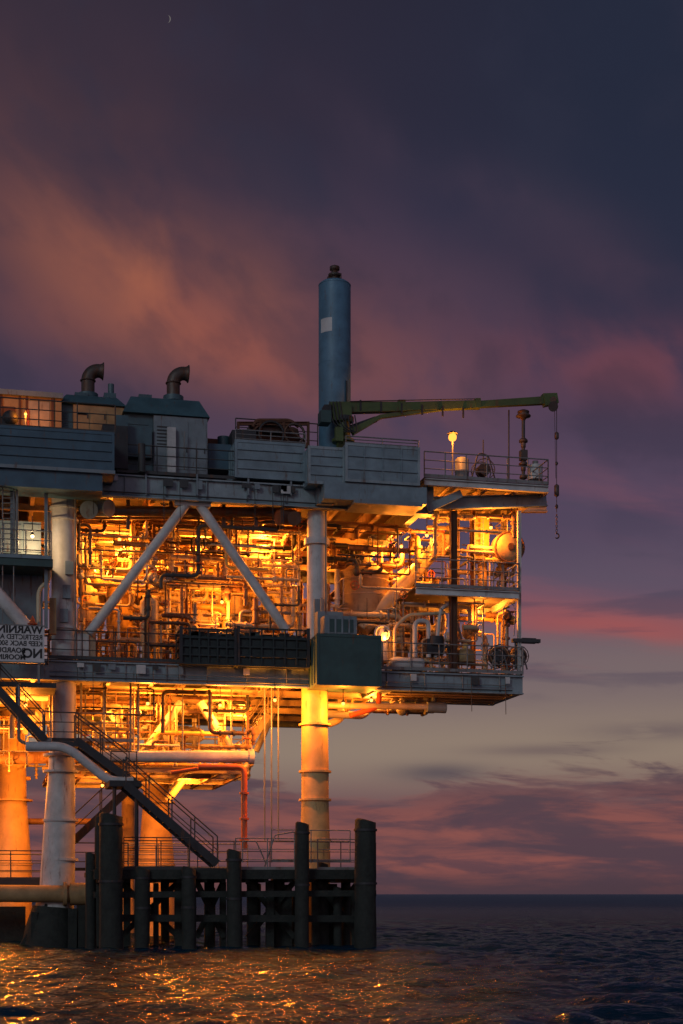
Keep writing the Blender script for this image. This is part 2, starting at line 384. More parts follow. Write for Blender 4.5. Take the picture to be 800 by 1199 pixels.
b.rail((XMR,-.05,ZM1),(XMR,3.6,ZM1),'rail_grey'); b.rail((XME,3.6,ZM1),(XMR,3.6,ZM1),'rail_grey'); prail(b,-100,56,774,-.9,'rail_dark'); prail(b,100,350,771,13.9,'rail_grey')
b.build('guard_rail')
# ---------------------------------------------------------------- top-side cabins
def louvre(b,x0,x1,y,z0,z1,m,n=8):
    for i in range(n):
        z=z0+(z1-z0)*(i+.5)/n; b.box(x0,x1,y-.03,y+.01,z-.02,z+.02,m)
b=MB()
b.bx(-40,72,461,505,1,3.5,'wood_tan'); b.bx(-42,74,456,462,.85,3.8,'grey_paint'); 
for px in (0,22,30,60): b.bx(px,px+3,462,503,.94,.05,'rust_brown')
b.bx(30,58,470,500,.97,.05,'beige'); b.bx(4,18,476,500,.95,.04,'rust_brown'); b.bx(2,20,488,500,.2,.5,'black_steel'); b.sph(P(12,490,.3),.3,'black_steel')
b.cyl(P(33,480,.95),P(33,505,.95),.05,'red_orange')
b.build('control_cabin')
def gen(name,pxa,pxb,pt,pb,y,d,mb1,mb2,stack_px,split,roofpt):
    b=MB(); x0,x1=X(pxa,y),X(pxb,y); pc=(pxa+pxb)/2; z0,z1=Z(pb,pc,y),Z(pt,pc,y); xs=X(split,y)
    b.box(x0,xs-.01,y+.15,y+d,z0,z1,mb1); b.box(xs,x1,y,y+d,z0,z1-.03,mb2)
    b.frustum(x0-.08,x1+.08,y-.1,y+d+.1,z1,Z(roofpt,pc,y),.35,.5,'teal')
    louvre(b,x0+.1,xs-.2,y+.15,z0+.4,z1-.3,mb1,10)
    w=(x1-xs)/3
    for i in range(3):
        b.box(xs+w*i+.06,xs+w*(i+1)-.06,y-.025,y,z0+.15,z1-.2,mb2); b.box(xs+w*(i+1)-.14,xs+w*(i+1)-.1,y-.06,y-.025,z0+.8,z0+1.0,'rail_dark')
    louvre(b,xs+.12,xs+w-.12,y-.025,z0+1.0,z1-.4,'rail_dark',6)
    b.box(x0+.6,x0+1.1,y+.6,y+1.2,Z(roofpt,pc,y)-.1,Z(roofpt,pc,y)+.18,'teal'); b.cyl((x1-.6,y+.5,z1),(x1-.6,y+.5,z1+.5),.09,'teal')
    yy=y+1.1; q=P(stack_px,roofpt,yy)
    base=V((q.x,yy,q.z-.25)); pts=[base,base+V((0,0,.35)),base+V((0,0,.72))]; Rb=.42
    for k in range(1,13):
        a=math.radians(96*k/12); pts.append(base+V((Rb-Rb*math.cos(a),0,.72+Rb*math.sin(a))))
    e=pts[-1]; dd=(pts[-1]-pts[-2]).normalized(); pts.append(e+dd*.12)
    b.sweep(pts,[.26]*(len(pts)-1)+[.32],'exhaust',20,cap=False); e=pts[-1]
    b.ring(e,.32,.025,'exhaust',dd,20); b.cyl(e-dd*.1,e-dd*.14,.25,'black_steel',seg=20)
    b.ring(pts[2],.28,.03,'exhaust',(0,0,1),20)
    b.cyl(base,base+V((0,0,.2)),.4,'teal')
    return b.build(name)
gen('generator_enclosure',70,146,474,515,1.2,3,'teal','wood_tan',103,86,460)  # tan end panel has its orange lamplight painted into the colour
gen('generator_enclosure',146,243,486,553,.6,3,'teal','grey_paint',203,180,463)
b=MB(); b.bx(128,147,476,520,2,2,'teal'); b.bx(122,136,460,470,2,.6,'teal'); b.cyl(P(130,450,2.2),P(130,476,2.2),.12,'teal'); b.bx(148,178,500,535,.4,.3,'teal'); b.bx(196,206,500,553,.35,.3,'white_paint'); b.cyl(P(216,505,.3),P(216,550,.3),.03,'rail_grey',seg=6); b.bx(244,275,520,550,1.2,1.5,'panel_blue'); b.bx(240,270,514,524,2,.8,'rust_brown'); b.cyl(P(262,512,2),P(262,530,2),.25,'teal')
b.bx(120,150,498,548,-.2,.9,'black_steel'); b.bx(136,150,486,500,-.1,.6,'teal'); b.cyl(P(166,553,-.3),P(166,520,-.3),.14,'rail_dark')
b.build('electrical_cabinet')
b=MB(); y=2
for py in (496,521): 
    for dy in (0,2): b.ibeam(P(278,py,y+dy),P(362,py,y+dy),.12,.14,'rust_brown',t=.03)
for px in (279,305,332,361):
    for dy in (0,2): b.obox(P(px,494,y+dy),P(px,524,y+dy),.1,.1,'rust_brown')
b.obox(P(279,521,y),P(305,496,y),.06,.06,'rust_brown'); b.obox(P(332,496,y),P(361,521,y),.06,.06,'rust_brown')
p=P(290,510,y+1); q=P(352,510,y+1); b.lathe(p,[(0,0),(.4,.15),(.46,.3),(.46,q.x-p.x-.3),(.4,q.x-p.x-.15),(0,q.x-p.x)],'rust_brown',18,(1,0,0))
b.ring(P(318,508,y-.1),.5,.05,'black_steel'); b.ring(P(345,508,y-.1),.4,.05,'exhaust')
b.bx(292,330,498,505,y+.2,1.4,'exhaust'); b.bx(272,300,504,522,1.0,.8,'black_steel'); b.pipe([P(296,500,2),P(300,492,2),P(340,492,2),P(350,500,2)],.07,'rust_brown')
b.build('compressor_skid')
# ---------------------------------------------------------------- vent stack
b=MB(); y=2.0; q=P(392,497,y); s=(q-C).length/F; r=18*s; H=(497-340)*s
b.lathe((q.x,y,q.z-1.6),[(r*.9,0),(r,.1),(r,1.6+H-.12),(r*.97,1.6+H-.02),(r*.8,1.6+H+.06),(r*.3,1.6+H+.1),(0,1.6+H+.1)],'stack_blue',40)
for h in (H*.42,H*.985): b.cyl((q.x,y,q.z+h),(q.x,y,q.z+h+.035),r*1.012,'stack_blue',seg=40)
zt=q.z+H
b.lathe((q.x,y,zt),[(.3,0),(.3,.15),(.15,.18),(.15,.3),(.26,.32),(.26,.4),(.12,.42),(.12,.55),(.2,.57),(.2,.7),(.05,.75),(0,.8)],'exhaust',14)
b.cyl((q.x-.3,y,zt+.22),(q.x+.2,y,zt+.22),.07,'exhaust'); b.cyl((q.x+.22,y-.1,zt),(q.x+.22,y-.1,zt+.42),.04,'exhaust')
vs=[];n=8
for i in range(n+1):
    a=math.radians(-160+i*48/n)
    for zz in (Z(394,392,y),Z(378,392,y)): vs.append((q.x+math.cos(a)*(r*1.008),y+math.sin(a)*(r*1.008),zz))
b.add(vs,[(2*i,2*i+2,2*i+3,2*i+1) for i in range(n)],'sign_white',True)
b.cyl((q.x+r*.55,y-r*.9,q.z+.2),(q.x+r*.55,y-r*.9,q.z+1.6),.035,'black_steel',seg=6)
b.build('vent_stack')
# ---------------------------------------------------------------- crane
b=MB(); y=.6
pb=P(402,518,y); b.cyl(pb-V((0,0,.6)),P(402,492,y),.27,'crane_green',seg=20); b.cyl(pb,pb+V((0,0,.1)),.45,'crane_green')
b.cyl(P(402,494,y),P(402,489,y),.42,'black_steel',seg=20)
b.bx(390,412,472,492,y-.35,.12,'crane_green'); b.bx(390,412,472,492,y+.25,.12,'crane_green'); b.bx(380,396,474,490,y-.25,.5,'black_steel')
b.obox(P(386,478,y),P(470,477,y),.34,.42,'crane_green',.36)
b.obox(P(470,477,y),P(560,474,y),.3,.34,'crane_green',.30); b.obox(P(556,474,y),P(640,469,y),.24,.24,'crane_green',.3)
b.obox(P(466,476,y),P(474,476,y),.38,.44,'crane_green'); b.obox(P(556,473,y),P(562,473,y),.34,.38,'crane_green')
b.obox(P(636,469,y),P(652,467,y),.32,.5,'crane_green',.4); b.cyl(P(648,476,y-.2),P(648,476,y+.2),.2,'black_steel',seg=18); b.cyl(P(648,468,y-.22),P(648,468,y+.22),.13,'exhaust')
b.cyl(P(409,502,y),P(440,491,y),.12,'black_steel'); b.cyl(P(440,491,y),P(470,481,y),.07,'rail_grey'); b.obox(P(412,506,y),P(446,488,y),.28,.26,'crane_green',.14); b.obox(P(446,488,y),P(520,479,y),.2,.14,'crane_green',.1)
b.cyl(P(410,470,y-.2),P(556,467,y-.2),.02,'black_steel',seg=6)
for k in range(6): b.box(P(420+k*24,474,y).x,P(422+k*24,474,y).x,y-.2,y-.16,Z(482,420,y),Z(470,420,y),'black_steel')
for k in range(4): 
    q0=P(386+k*4,470,y-.4); b.pipe([q0,q0+V((.1,-.1,-.9)),q0+V((.7,-.15,-1.3)),q0+V((.6,0,-.5))],.025,'black_steel',rad=.3,seg=6)
b.bx(376,388,480,494,y-.5,.6,'container_green'); b.bx(393,402,500,516,y-.6,.2,'crane_green')
b.cyl(P(652,478,y),P(652,600,y),.014,'black_steel',seg=6); b.cyl(P(649.5,478,y),P(651,560,y),.010,'black_steel',seg=6)
for py,hh,w in ((505,10,.09),(540,5,.06),(566,16,.10),(590,6,.06)): b.lathe(P(652,py+hh,y),[(0.02,0),(w,.06),(w,hh*.033-.06),(.02,hh*.033)],'exhaust',10)
q=P(652,603,y)
for k in range(9): b.ring(q-V((0,0,k*.09)),.045,.012,'exhaust',(0,1,0) if k%2 else (1,0,0),10)
hk=q-V((0,0,.85)); b.sweep([hk+V((math.sin(a)*.1*1,0,math.cos(a)*.1)) for a in np.linspace(-.3,4,10)],[.03]*8+[.02,.01],'exhaust',8)
b.build('knuckle_boom_crane')
# ---------------------------------------------------------------- upper right balcony
b=MB(); y0=-.6;d=5
zb=Z(563,570,y0); x0,x1=X(497,y0),X(642,y0)
b.box(x0,x1,y0,y0+d,zb-.06,zb,'deck_dark'); b.ibeam((x0,y0,zb-.2),(x1,y0,zb-.2),.2,.26,'white_paint',t=.03); b.ibeam((x0,y0+d,zb-.2),(x1,y0+d,zb-.2),.2,.26,'white_paint',t=.03)
for t in (0.01,.25,.5,.75,.99):
    x=x0+(x1-x0)*t; b.ibeam((x,y0+.1,zb-.22),(x,y0+d-.1,zb-.22),.14,.24,'beige',t=.025)
b.rail((x0,y0,zb),(x1,y0,zb),'rail_grey',sp=.9,h=1.0); b.rail((x1,y0,zb),(x1,y0+d,zb),'rail_grey',sp=1,h=1.0); b.rail((x0,y0+d,zb),(x1,y0+d,zb),'rail_grey',h=1.0)
b.ibeam(P(495,590,.2),P(640,586,.2),.25,.5,'beam_grey'); b.obox(P(500,596,-.2),P(540,578,-.2),.15,.3,'beam_grey')
b.ibeam(P(500,594,4),P(640,594,4),.25,.45,'beige'); b.bx(495,508,565,602,-.1,.5,'grey_paint')
for px,yy,m,w in ((531,.3,'rust_brown',.26),(554,2.5,'rust_brown',.18),(608,.3,'white_paint',.14),(535,3.4,'beige',.2),(590,3.4,'cream',.2)):
    b.ibeam(P(px,598,yy),(X(px,yy),yy,ZM1),w,w,m,t=.03)
zc=Z(689,545,-.1); xa_,xb_=X(487,-.1),X(608,-.1)
b.box(xa_,xb_,-.1,3.5,zc-.05,zc,'deck_dark'); b.ibeam((xa_,-.1,zc-.19),(xb_,-.1,zc-.19),.2,.27,'white_paint',t=.03); b.ibeam((xb_,0.05,zc-.19),(xb_,3.5,zc-.19),.15,.25,'white_paint',t=.03); b.ibeam((xa_,3.5,zc-.19),(xb_,3.5,zc-.19),.15,.25,'white_paint',t=.03)
b.rail((xa_,-.1,zc),(xb_,-.1,zc),'rail_grey',sp=1.1,h=1.1); b.rail((xb_,-.1,zc),(xb_,3.5,zc),'rail_grey',h=1.1)
b.cyl(P(526,697,1),P(548,775,1),.06,'rail_grey')
for px in (556,566): b.cyl(P(px,604,1.8),P(px,750,1.8),.03,'rail_grey',seg=6)
for k in range(24): 
    py=606+k*6; b.cyl(P(556,py,1.8),P(566,py,1.8),.018,'rail_grey',seg=5)
b.build('service_balcony',plat)
b=MB(); maze(b,(500,602),(.6,3.4),(zc+.1,zb-.9),18,1.0,31); maze(b,(455,600),(.8,3.4),(ZM1+.1,zc-.4),30,1.0,32)
b.pipe([P(486,770,.4),P(486,727,.4),P(502,727,.4),P(502,770,.4)],.1,'white_paint',rad=.4); b.pipe([P(510,770,.5),P(516,712,.5),P(530,705,.5),P(530,770,.5)],.08,'white_paint',rad=.3)
b.pipe([P(462,772,.5),P(462,735,.5),P(478,720,.5),P(520,718,.5)],.07,'cream'); b.cyl(P(565,604,2.5),P(565,700,2.5),.2,'pipe_yellow'); b.bx(557,573,604,655,2.2,.8,'pipe_yellow')
b.build('balcony_pipework',plat)
b=MB(); y=1.0; q=P(613,562,y); zt=Z(484,613,y)
b.cyl(q,(q.x,y,zt),.07,'rail_dark',seg=10)
for h,r in ((.02,.16),(.35,.1),(.55,.19),(1.3,.1),(1.5,.18)): b.lathe((q.x,y,q.z+h),[(.07,0),(r,.04),(r,.12),(.1,.2)],'exhaust',14)
b.box(q.x-.14,q.x+.14,y-.14,y+.14,q.z+.8,q.z+1.2,'rail_dark')
b.lathe((q.x,y,zt-.3),[(.07,0),(.12,.1),(.30,.16),(.31,.2),(.2,.3),(.24,.32),(.24,.38),(.1,.44),(0,.46)],'exhaust',16)
b.cyl(P(596,562,1),P(596,480,1),.03,'rail_dark',seg=6); b.cyl(P(566,562,1.4),P(566,515,1.4),.025,'rail_dark',seg=6)
b.cyl(P(627,562,1.4),P(627,545,1.4),.3,'white_paint'); b.cyl(P(627,545,1.4),P(627,540,1.4),.12,'rail_grey')
b.build('vent_pipe')
b=MB(); q=P(541,562,.8); b.lathe(q,[(.28,0),(.28,.3),(.3,.32),(.3,.36),(.28,.38),(.28,.8),(.2,.88),(0,.88)],'grey_paint',18)
b.build('steel_drum')
b=MB(); q=P(568,562,.6); b.wheel(q+V((0,0,.45)),.42,'rail_dark'); b.wheel(q+V((0,.5,.45)),.42,'rail_dark'); b.cyl(q+V((0,0,.45)),q+V((0,.5,.45)),.25,'black_steel'); b.pipe([P(552,562,.4),P(560,530,.4),P(572,533,.4),P(580,562,.4)],.03,'rail_dark',rad=.5)
b.build('hose_reel')
b=MB(); q=P(598,640,1.2)
b.lathe(q,[(0,0),(.4,.03),(.6,.12),(.66,.25),(.66,.6),(.6,.72),(.4,.8),(0,.84)],'wood_tan',30,(0,1,0)); b.ring(q+V((0,.1,0)),.62,.04,'rust_brown'); b.cyl(q+V((0,-.08,0)),q,.14,'rust_brown'); b.obox(q+V((-.2,.4,-.6)),q+V((-.2,.4,-2.0)),.1,.1,'rail_grey'); b.obox(q+V((-1.6,.4,0)),q+V((-.6,.4,0)),.1,.1,'cream')
b.build('life_raft_canister')
# ---------------------------------------------------------------- cellar deck objects right
b=MB(); p=P(458,776,-.0)+V((0,.3,0)); b.lathe(p,[(0,0),(.2,.04),(.26,.15),(.27,.3),(.27,1.25),(.24,1.4),(0,1.45)],'white_paint',18,(1,0,0)); b.box(p.x+.3,p.x+.45,p.y-.2,p.y+.2,p.z-.35,p.z-.1,'grey_paint'); b.box(p.x+1,p.x+1.15,p.y-.2,p.y+.2,p.z-.35,p.z-.1,'grey_paint')
b.build('air_receiver_tank')
for px,R_,y in ((585,.46,.5),(608,.42,1.6)):
    b=MB(); q=P(px,768,y)
    for dy in (0,.35): b.wheel(q+V((0,dy,0)),R_,'black_steel'); b.ring(q+V((0,dy,0)),R_*.6,.03,'black_steel')
    b.cyl(q,q+V((0,.35,0)),R_*.5,'rail_dark'); b.obox(q+V((-.2,0,0)),q+V((-.35,0,-.55)),.05,.05,'rail_grey'); b.obox(q+V((.2,0,0)),q+V((.35,0,-.55)),.05,.05,'rail_grey')
    for dy in (.08,.16,.24): b.ring(q+V((0,dy,0)),R_*.78,.05,'pipe_brown')
    b.build('hose_reel')
b=MB(); q=P(545,776,.6); b.lathe(q,[(.38,0),(.4,.1),(.38,.45),(.2,.55),(0,.58)],'wood_tan',18); b.cyl(q+V((0,0,.5)),q+V((0,0,.75)),.12,'pipe_yellow')
b.build('mooring_bollard')
b=MB(); b.obox(P(600,750,.3),P(632,751,.3),.25,.14,'rail_dark'); b.cyl(P(604,784,.3),P(604,750,.3),.05,'rail_dark'); b.bx(612,628,747,753,.2,.2,'black_steel')
b.pipe([P(588,784,.2),P(590,710,.2),P(597,704,.2),P(604,712,.2),P(602,745,.2)],.018,'rail_grey',rad=.25,seg=6); b.pipe([P(520,765,.2),P(524,720,.2),P(516,712,.2)],.02,'rail_grey',seg=6)
b.build('davit_arm')
b=MB(); b.bx(500,520,748,766,.3,.8,'black_steel'); b.cyl(P(510,746,.5),P(510,756,.5),.35,'black_steel',seg=18); b.pipe([P(515,765,.3),P(525,755,.3),P(528,775,.3)],.05,'black_steel')
b.cyl(P(447,775,.6),P(447,735,.6),.25,'white_paint'); b.cyl(P(455,775,.8),P(455,745,.8),.13,'cream'); b.ring(P(448,742,.3),.3,.05,'white_paint')
b.build('pump_unit')
for a,c in ((212,276),(279,361)):
    b=MB(); y=-.7; x0,x1=X(a,y),X(c,y); z0,z1=ZM1-.1,Z(737,(a+c)/2,y); d=1.5
    for x in np.linspace(x0,x1,7):
        for yy in (y,y+d): b.box(x-.03,x+.03,yy-.03,yy+.03,z0,z1,'net_dark')
    for z in np.linspace(z0,z1,5):
        for yy in (y,y+d): b.box(x0,x1,yy-.036,yy+.024,z-.03,z+.03,'net_dark')
        for x in (x0,x1): b.box(x-.025,x+.035,y,y+d,z-.025,z+.035,'net_dark')
    b.box(x0+.05,x1-.05,y+.06,y+d-.06,z0+.03,z0+(z1-z0)*.82,'net_dark')
    R=random.Random(a)
    for k in range(7):
        x=R.uniform(x0+.1,x1-.5); b.box(x,x+.4,y+.2,y+.7,z1-.35,z1-.05-R.random()*.15,R.choice(['net_dark','black_steel','container_green']))
    for x in (x0,x1): b.box(x-.06,x+.06,y-.06,y+.06,z0-.02,z1+.08,'black_steel')
    b.build('cargo_basket')
container('tool_container',371,447,743,803,-1.6,2.2,'container_green',0,0,'container_green')
b=MB(); b.bx(380,418,721,742,-1.2,1.2,'grey_paint'); b.bx(372,402,716,742,-.4,1,'grey_paint'); b.bx(384,414,725,740,-1.23,.03,'container_green'); b.cyl(P(377,700,-.2),P(377,742,-.2),.05,'rail_grey')
for k in range(4): b.bx(384+k*8,386+k*8,721,742,-1.26,.03,'grey_paint')
b.build('equipment_cabinet')
# ---------------------------------------------------------------- left side tower
b=MB(); y=-.5
b.bx(-120,50,660,736,.5,3,'grey_paint'); b.bx(-60,62,652,661,-1.2,3,'container_green'); b.bx(-60,60,648,652,-1.25,.1,'panel_grey')
prail(b,-60,60,651,-1.15,'rail_grey',sp=1.0)
b.bx(-10,48,610,648,.2,.2,'panel_grey'); b.bx(12,18,575,650,-.8,.15,'grey_paint'); b.bx(52,56,572,735,-.8,.15,'grey_paint')
for px in (-20,5,28): b.bx(px,px+20,614,646,.15,.05,'grey_paint')
b.cyl(P(-20,676,-1.0),P(34,738,-1.0),.26,'white_paint'); b.cyl(P(20,570,-1.0),P(20,655,-1.0),.05,'rail_grey'); 
for k in range(14): b.cyl(P(3,655-k*6,-1.1),P(16,655-k*6,-1.1),.018,'rail_grey',seg=5)
for px in (3,16): b.cyl(P(px,570,-1.1),P(px,735,-1.1),.025,'rail_grey',seg=6)
b.pipe([P(45,735,-.6),P(45,690,-.6),P(58,680,-.6),P(58,600,-.6)],.08,'cream'); b.bx(58,66,700,742,-.4,.3,'wood_tan'); b.bx(88,112,738,772,.6,.6,'beige'); b.bx(90,104,742,768,.5,.1,'white_paint')
b.build('access_tower',plat)
b=MB()
b.bx(-120,66,797,803,-1.6,2,'black_steel')
b.stair(P(52,868,-1.6),P(-14,797,-1.6),.9); 
b.bx(50,92,868,874,-2.1,1.6,'black_steel'); prail(b,50,60,868,-2.0,'rail_grey'); prail(b,60,92,868,-.6,'rail_dark')
b.stair(P(150,914,-1.6),P(88,868,-1.6),.9,)
b.build('metal_staircase')
b=MB(); b.bx(128,166,914,921,-3,1.8,'black_steel'); b.stair(P(252,1012,-2.8),P(146,920,-2.8),1.1); b.stair(P(252,1012,-2.3),P(146,920,-2.3),.1,rails=())
prail(b,130,160,914,-1.3,'rail_dark'); b.cyl(P(134,918,-2.8),P(134,1020,-2.8),.07,'black_steel'); b.cyl(P(160,918,-2.8),P(160,1020,-2.8),.07,'black_steel')
b.build('metal_staircase')
b=MB(); b.stair(P(86,985,2),P(150,925,2),.9); b.build('metal_staircase')
b=MB(); b.stair(P(286,878,5),P(312,838,5),.9,'cream','cream'); b.build('metal_staircase')
b=MB(); b.pipe([P(30,874,-2.2),P(78,874,-2.2),P(128,915,-2.2),P(156,915,-2.2)],.17,'white_paint',rad=.5,seg=14)
b.pipe([P(22,800,-2),P(22,868,-2),P(60,878,-2)],.06,'rail_grey'); b.build('drain_pipe',plat)
b=MB()
z=Z(880,75,0.)-.45
for y in (2.2,5,8.2,11.6): b.ibeam((X(60,2),y,z),(X(292,2),y,z),.18,.22,'cream',t=.03)
for px in (62,100,140,180,220,260,290): b.ibeam((X(px,2),2.3,z-.01),(X(px,2),11.5,z-.01),.14,.18,'pipe_brown',t=.03)
b.box(X(110,2),X(160,2),2.3,5,z+.12,z+.15,'deck_dark'); b.box(X(230,2),X(262,2),2.3,11,z+.12,z+.15,'deck_dark')
b.rail((X(110,1.9),2.2,z+.12),(X(155,1.9),2.2,z+.12),'pipe_yellow'); b.rail((X(190,1.9),5,z+.12),(X(285,1.9),5,z+.12),'pipe_yellow'); prail(b,88,156,868,1,'rail_grey'); 
for px in (95,122,153,162,310,318,326): b.cyl(P(px,800,1.2),P(px,882 if px<200 else 985,1.2),.03 if px>200 else .05,'rail_grey',seg=6)
for px in (140,200,258): b.ibeam(P(px,826,4),P(px,884,4),.2,.2,'cream',t=.03)
for k in range(10): 
    px=100+k*19; b.cyl(P(px,806,2+k%3*2),P(px,880,2+k%3*2),.035,'cream' if k%2 else 'rail_grey',seg=6)
maze(b,(70,290),(2.5,9),(z+.1,z+1.0),30,.9,55)
b.build('sub_cellar_walkway',plat)
b=MB(); b.pipe([P(232,898,.5),P(286,898,.5),P(286,995,.5)],.12,'red_orange',rad=.3,seg=14); 
for py in (930,960,985): q=P(286,py,.5); b.cyl(q,q+V((0,0,.07)),.19,'red_orange')
b.pipe([P(200,905,1.5),P(240,899,1.5),P(262,898,1.5)],.08,'red_orange'); b.build('riser_pipe',plat)
# ---------------------------------------------------------------- boat landing
b=MB()
piles=[(130,955,27,-4.6),(167,1018,18,-4.2),(221,1017,17,-4.4),(274,997,18,-4.4),(354,965,17,-4.6),(428,962,26,-4.8),(118,958,14,-2),(193,1028,10,-1.5),(248,1040,9,-1),(300,1035,12,-2),(327,1030,14,-2.6),(378,1012,14,-3),(405,1020,12,-1.5),(395,1040,10,-3.5),(345,1045,12,-.5),(106,1000,12,-3.4)]
R=random.Random(5)
for px,pt,w,y in piles:
    q=P(px,1047,y); r=w/2*(q-C).length/F; zt=Z(pt,px,y); lean=R.uniform(-.06,.06); tl=R.uniform(-.03,.03)
    pts=[];rs=[]
    for k in range(9):
        t=k/8; pts.append((q.x+lean*(1-t),y+tl*(1-t),-3+(zt+3)*t)); rs.append(r*(1.06-.08*t)*R.uniform(.965,1.03))
    pts.append((q.x+.01,y,zt+.04)); rs.append(r*.8)
    b.sweep(pts,rs,'timber',12)
    if w>15:
        for zz in (zt-.35,zt*.5): b.cyl((q.x,y,zz),(q.x,y,zz+.08),r*1.09,'black_steel',seg=12)
def tb(pa,pya,pb_,pyb,y,w,h,m='timber'): b.obox(P(pa,pya,y),P(pb_,pyb,y),w,h,m)
for y in (-4.1,-1.2):
    tb(110,1024,440,1024,y,.2,.34); tb(110,1048,440,1046,y,.2,.22); 
tb(120,1075,435,1076,-3.9,.18,.25)
for px in (118,150,186,210,240,262,290,312,340,365,390,414,436): b.obox(P(px,1030,-4),V((X(px,-4),-.5,P(px,1030,-4).z)),.16,.2,'timber')
for px,w in ((145,8),(180,6),(205,9),(240,11),(258,7),(290,12),(312,9),(330,12),(366,14),(385,10),(412,12)):
    b.bx(px,px+w,1026+R.randint(-8,14),1112,-3.6+R.random()*1.5,.2,'timber')
for a,c in ((140,210),(230,262),(290,345),(372,420)):
    tb(a,1032,c,1098,-3.2,.14,.2); tb(c,1032,a,1098,-2.9,.14,.2)
x0,x1=X(108,-3.9),X(438,-3.9); z=Z(1020,270,-3.9)
for k in range(22):
    yy=-3.9+k*.16; b.box(x0,x1,yy,yy+.12,z-.03+.004*(k%2),z+.03,'timber')
b.build('boat_landing')
b=MB()
zr=z+.03
for a,c,y in ((145,222,-3.8),(276,350,-3.8),(145,440,-.6),(372,418,-3.7)):
    b.rail((X(a,y),y,zr),(X(c,y),y,zr),'rail_grey' if a>200 else 'rail_dark',h=1.15,r=.022)
b.rail((X(318,-3),-3,zr+.3),(X(410,-3),-3,zr+.3),'rail_grey',h=1.2,r=.022)
b.pipe([P(310,1015,-3),P(322,978,-3),P(345,974,-3),P(345,1015,-3)],.025,'rail_grey'); b.pipe([P(284,1010,-3),P(284,985,-3),P(300,985,-3),P(312,1012,-3)],.025,'rail_grey')
b.build('guard_rail')
b=MB()
b.cyl(P(-60,1046,-.2),P(100,1047,-.2),.32,'wood_tan',seg=20); b.cyl(P(82,1047,-.2),P(106,1047,-.2),.42,'wood_tan',seg=20); b.cyl(P(74,1047,-.2),P(78,1047,-.2),.45,'wood_tan',seg=20)
b.sweep([P(101,1047,-.2),P(110,1050,-.2),P(112,1070,-.2)],.3,'black_steel',14)
b.bx(-40,30,1062,1130,2,2,'timber'); b.sweep([P(62,1062,.4),P(60,1085,.4),P(58,1130,.4)],[.75,.95,1.2],'timber',18); b.bx(92,120,1060,1130,-1,1.2,'timber'); b.obox(P(30,1110,.2),P(60,1062,.2),.5,.5,'timber'); b.bx(36,44,1068,1120,-.3,.3,'timber'); b.bx(80,90,1064,1120,-.8,.3,'timber')
b.build('jacket_base',plat)
b=MB(); b.bx(-80,60,1030,1036,2,5,'black_steel'); prail(b,-80,58,1031,2.1,'rail_dark',h=1.15); prail(b,-80,58,1031,6,'rail_dark'); prail(b,145,220,1022,3,'rail_grey'); b.bx(110,300,1020,1026,1,6,'black_steel')
prail(b,80,150,1020,1.2,'rail_dark'); prail(b,150,290,1018,6,'rail_grey')
b.build('lower_walkway',plat)
# ---------------------------------------------------------------- warning sign (mirrored lettering as in the photograph)
sg=empty('warning_sign'); y=-1.75
b=MB(); b.bx(-16,52,732,775,y,.04,'sign_white'); 
for px in (-6,44): b.bx(px,px+3,728,800,y+.05,.06,'rail_grey')
b.bx(-17,53,731,732.5,y-.01,.06,'rail_grey'); b.bx(-17,53,774.5,776,y-.01,.06,'rail_grey')
b.build('sign_board',sg)
def txt(s,px,py,size,m,n,bold=.006,sx=1.0):
    cu=bpy.data.curves.new(n,'FONT'); cu.body=s; cu.size=size; cu.offset=bold; cu.extrude=.003; cu.align_x='LEFT'; cu.align_y='CENTER'
    cu.materials.append(MATS[m]); o=bpy.data.objects.new(n,cu); scene.collection.objects.link(o)
    o.location=P(px,py,y-.006); o.rotation_euler=(math.pi/2,0,0); o.scale=(-sx,1,1); o.parent=sg
txt('WARNING',50,738.2,.40,'sign_black','line_warning',.014,.98)
txt('RESTRICTED AREA',50,747,.25,'sign_black','line_restricted',.006,.92)
txt('KEEP BACK 500',50,754.5,.25,'sign_black','line_keep_back',.006,.92)
txt('NO',50,766,.46,'sign_black','line_no',.016)
txt('BOARDING',30,762,.25,'sign_black','line_boarding',.008)
txt('MOORING',30,770,.25,'sign_black','line_mooring',.008)
b=MB(); q=P(38,731,-1.7); b.lathe(q,[(.18,0),(.18,.03),(.12,.04),(.06,.22),(0,.32)],'red_orange',14); b.build('signal_beacon')
# ---------------------------------------------------------------- lamps
def lamp(name,px,py,y,watt,col=SOD,size=.10,mat='lamp_orange',r=.065,hang=True,pole=None):
    q=P(px,py,y); e=empty(name); b=MB(); b.sph(q,r,mat,seg=12,rings=8)
    b.cyl(q+V((0,0,r*.8)),q+V((0,0,r*.8+.1)),r*1.3,'rail_dark',r1=r*.5)
    if hang: b.cyl(q+V((0,0,r*.8+.1)),q+V((0,0,r*.8+.7)),.018,'rail_dark',seg=6)
    if pole: b.cyl(q-V((0,0,r)),(q.x,y,Z(pole,px,y)),.035,'rail_grey',seg=8)
    b.build('fixture',e)
    l=bpy.data.lights.new(name+'_light','POINT'); l.energy=watt; l.color=col; l.shadow_soft_size=size
    o=bpy.data.objects.new('bulb_light',l); o.location=q-V((0,0,r+size+.04)) if not pole else q+V((0,-r-size-.02,0)); scene.collection.objects.link(o); o.parent=e
for px,py,y,w in [(140,632,3.0,900),(235,640,6,1300),(310,628,3,900),(180,650,9.5,1300),(330,655,9,1200),(470,640,3.5,1000),(440,668,8,1050),(112,660,6,800),(260,705,2.6,420),(500,627,1.2,400)]:
    lamp('pendant_lamp',px,py,y,w)
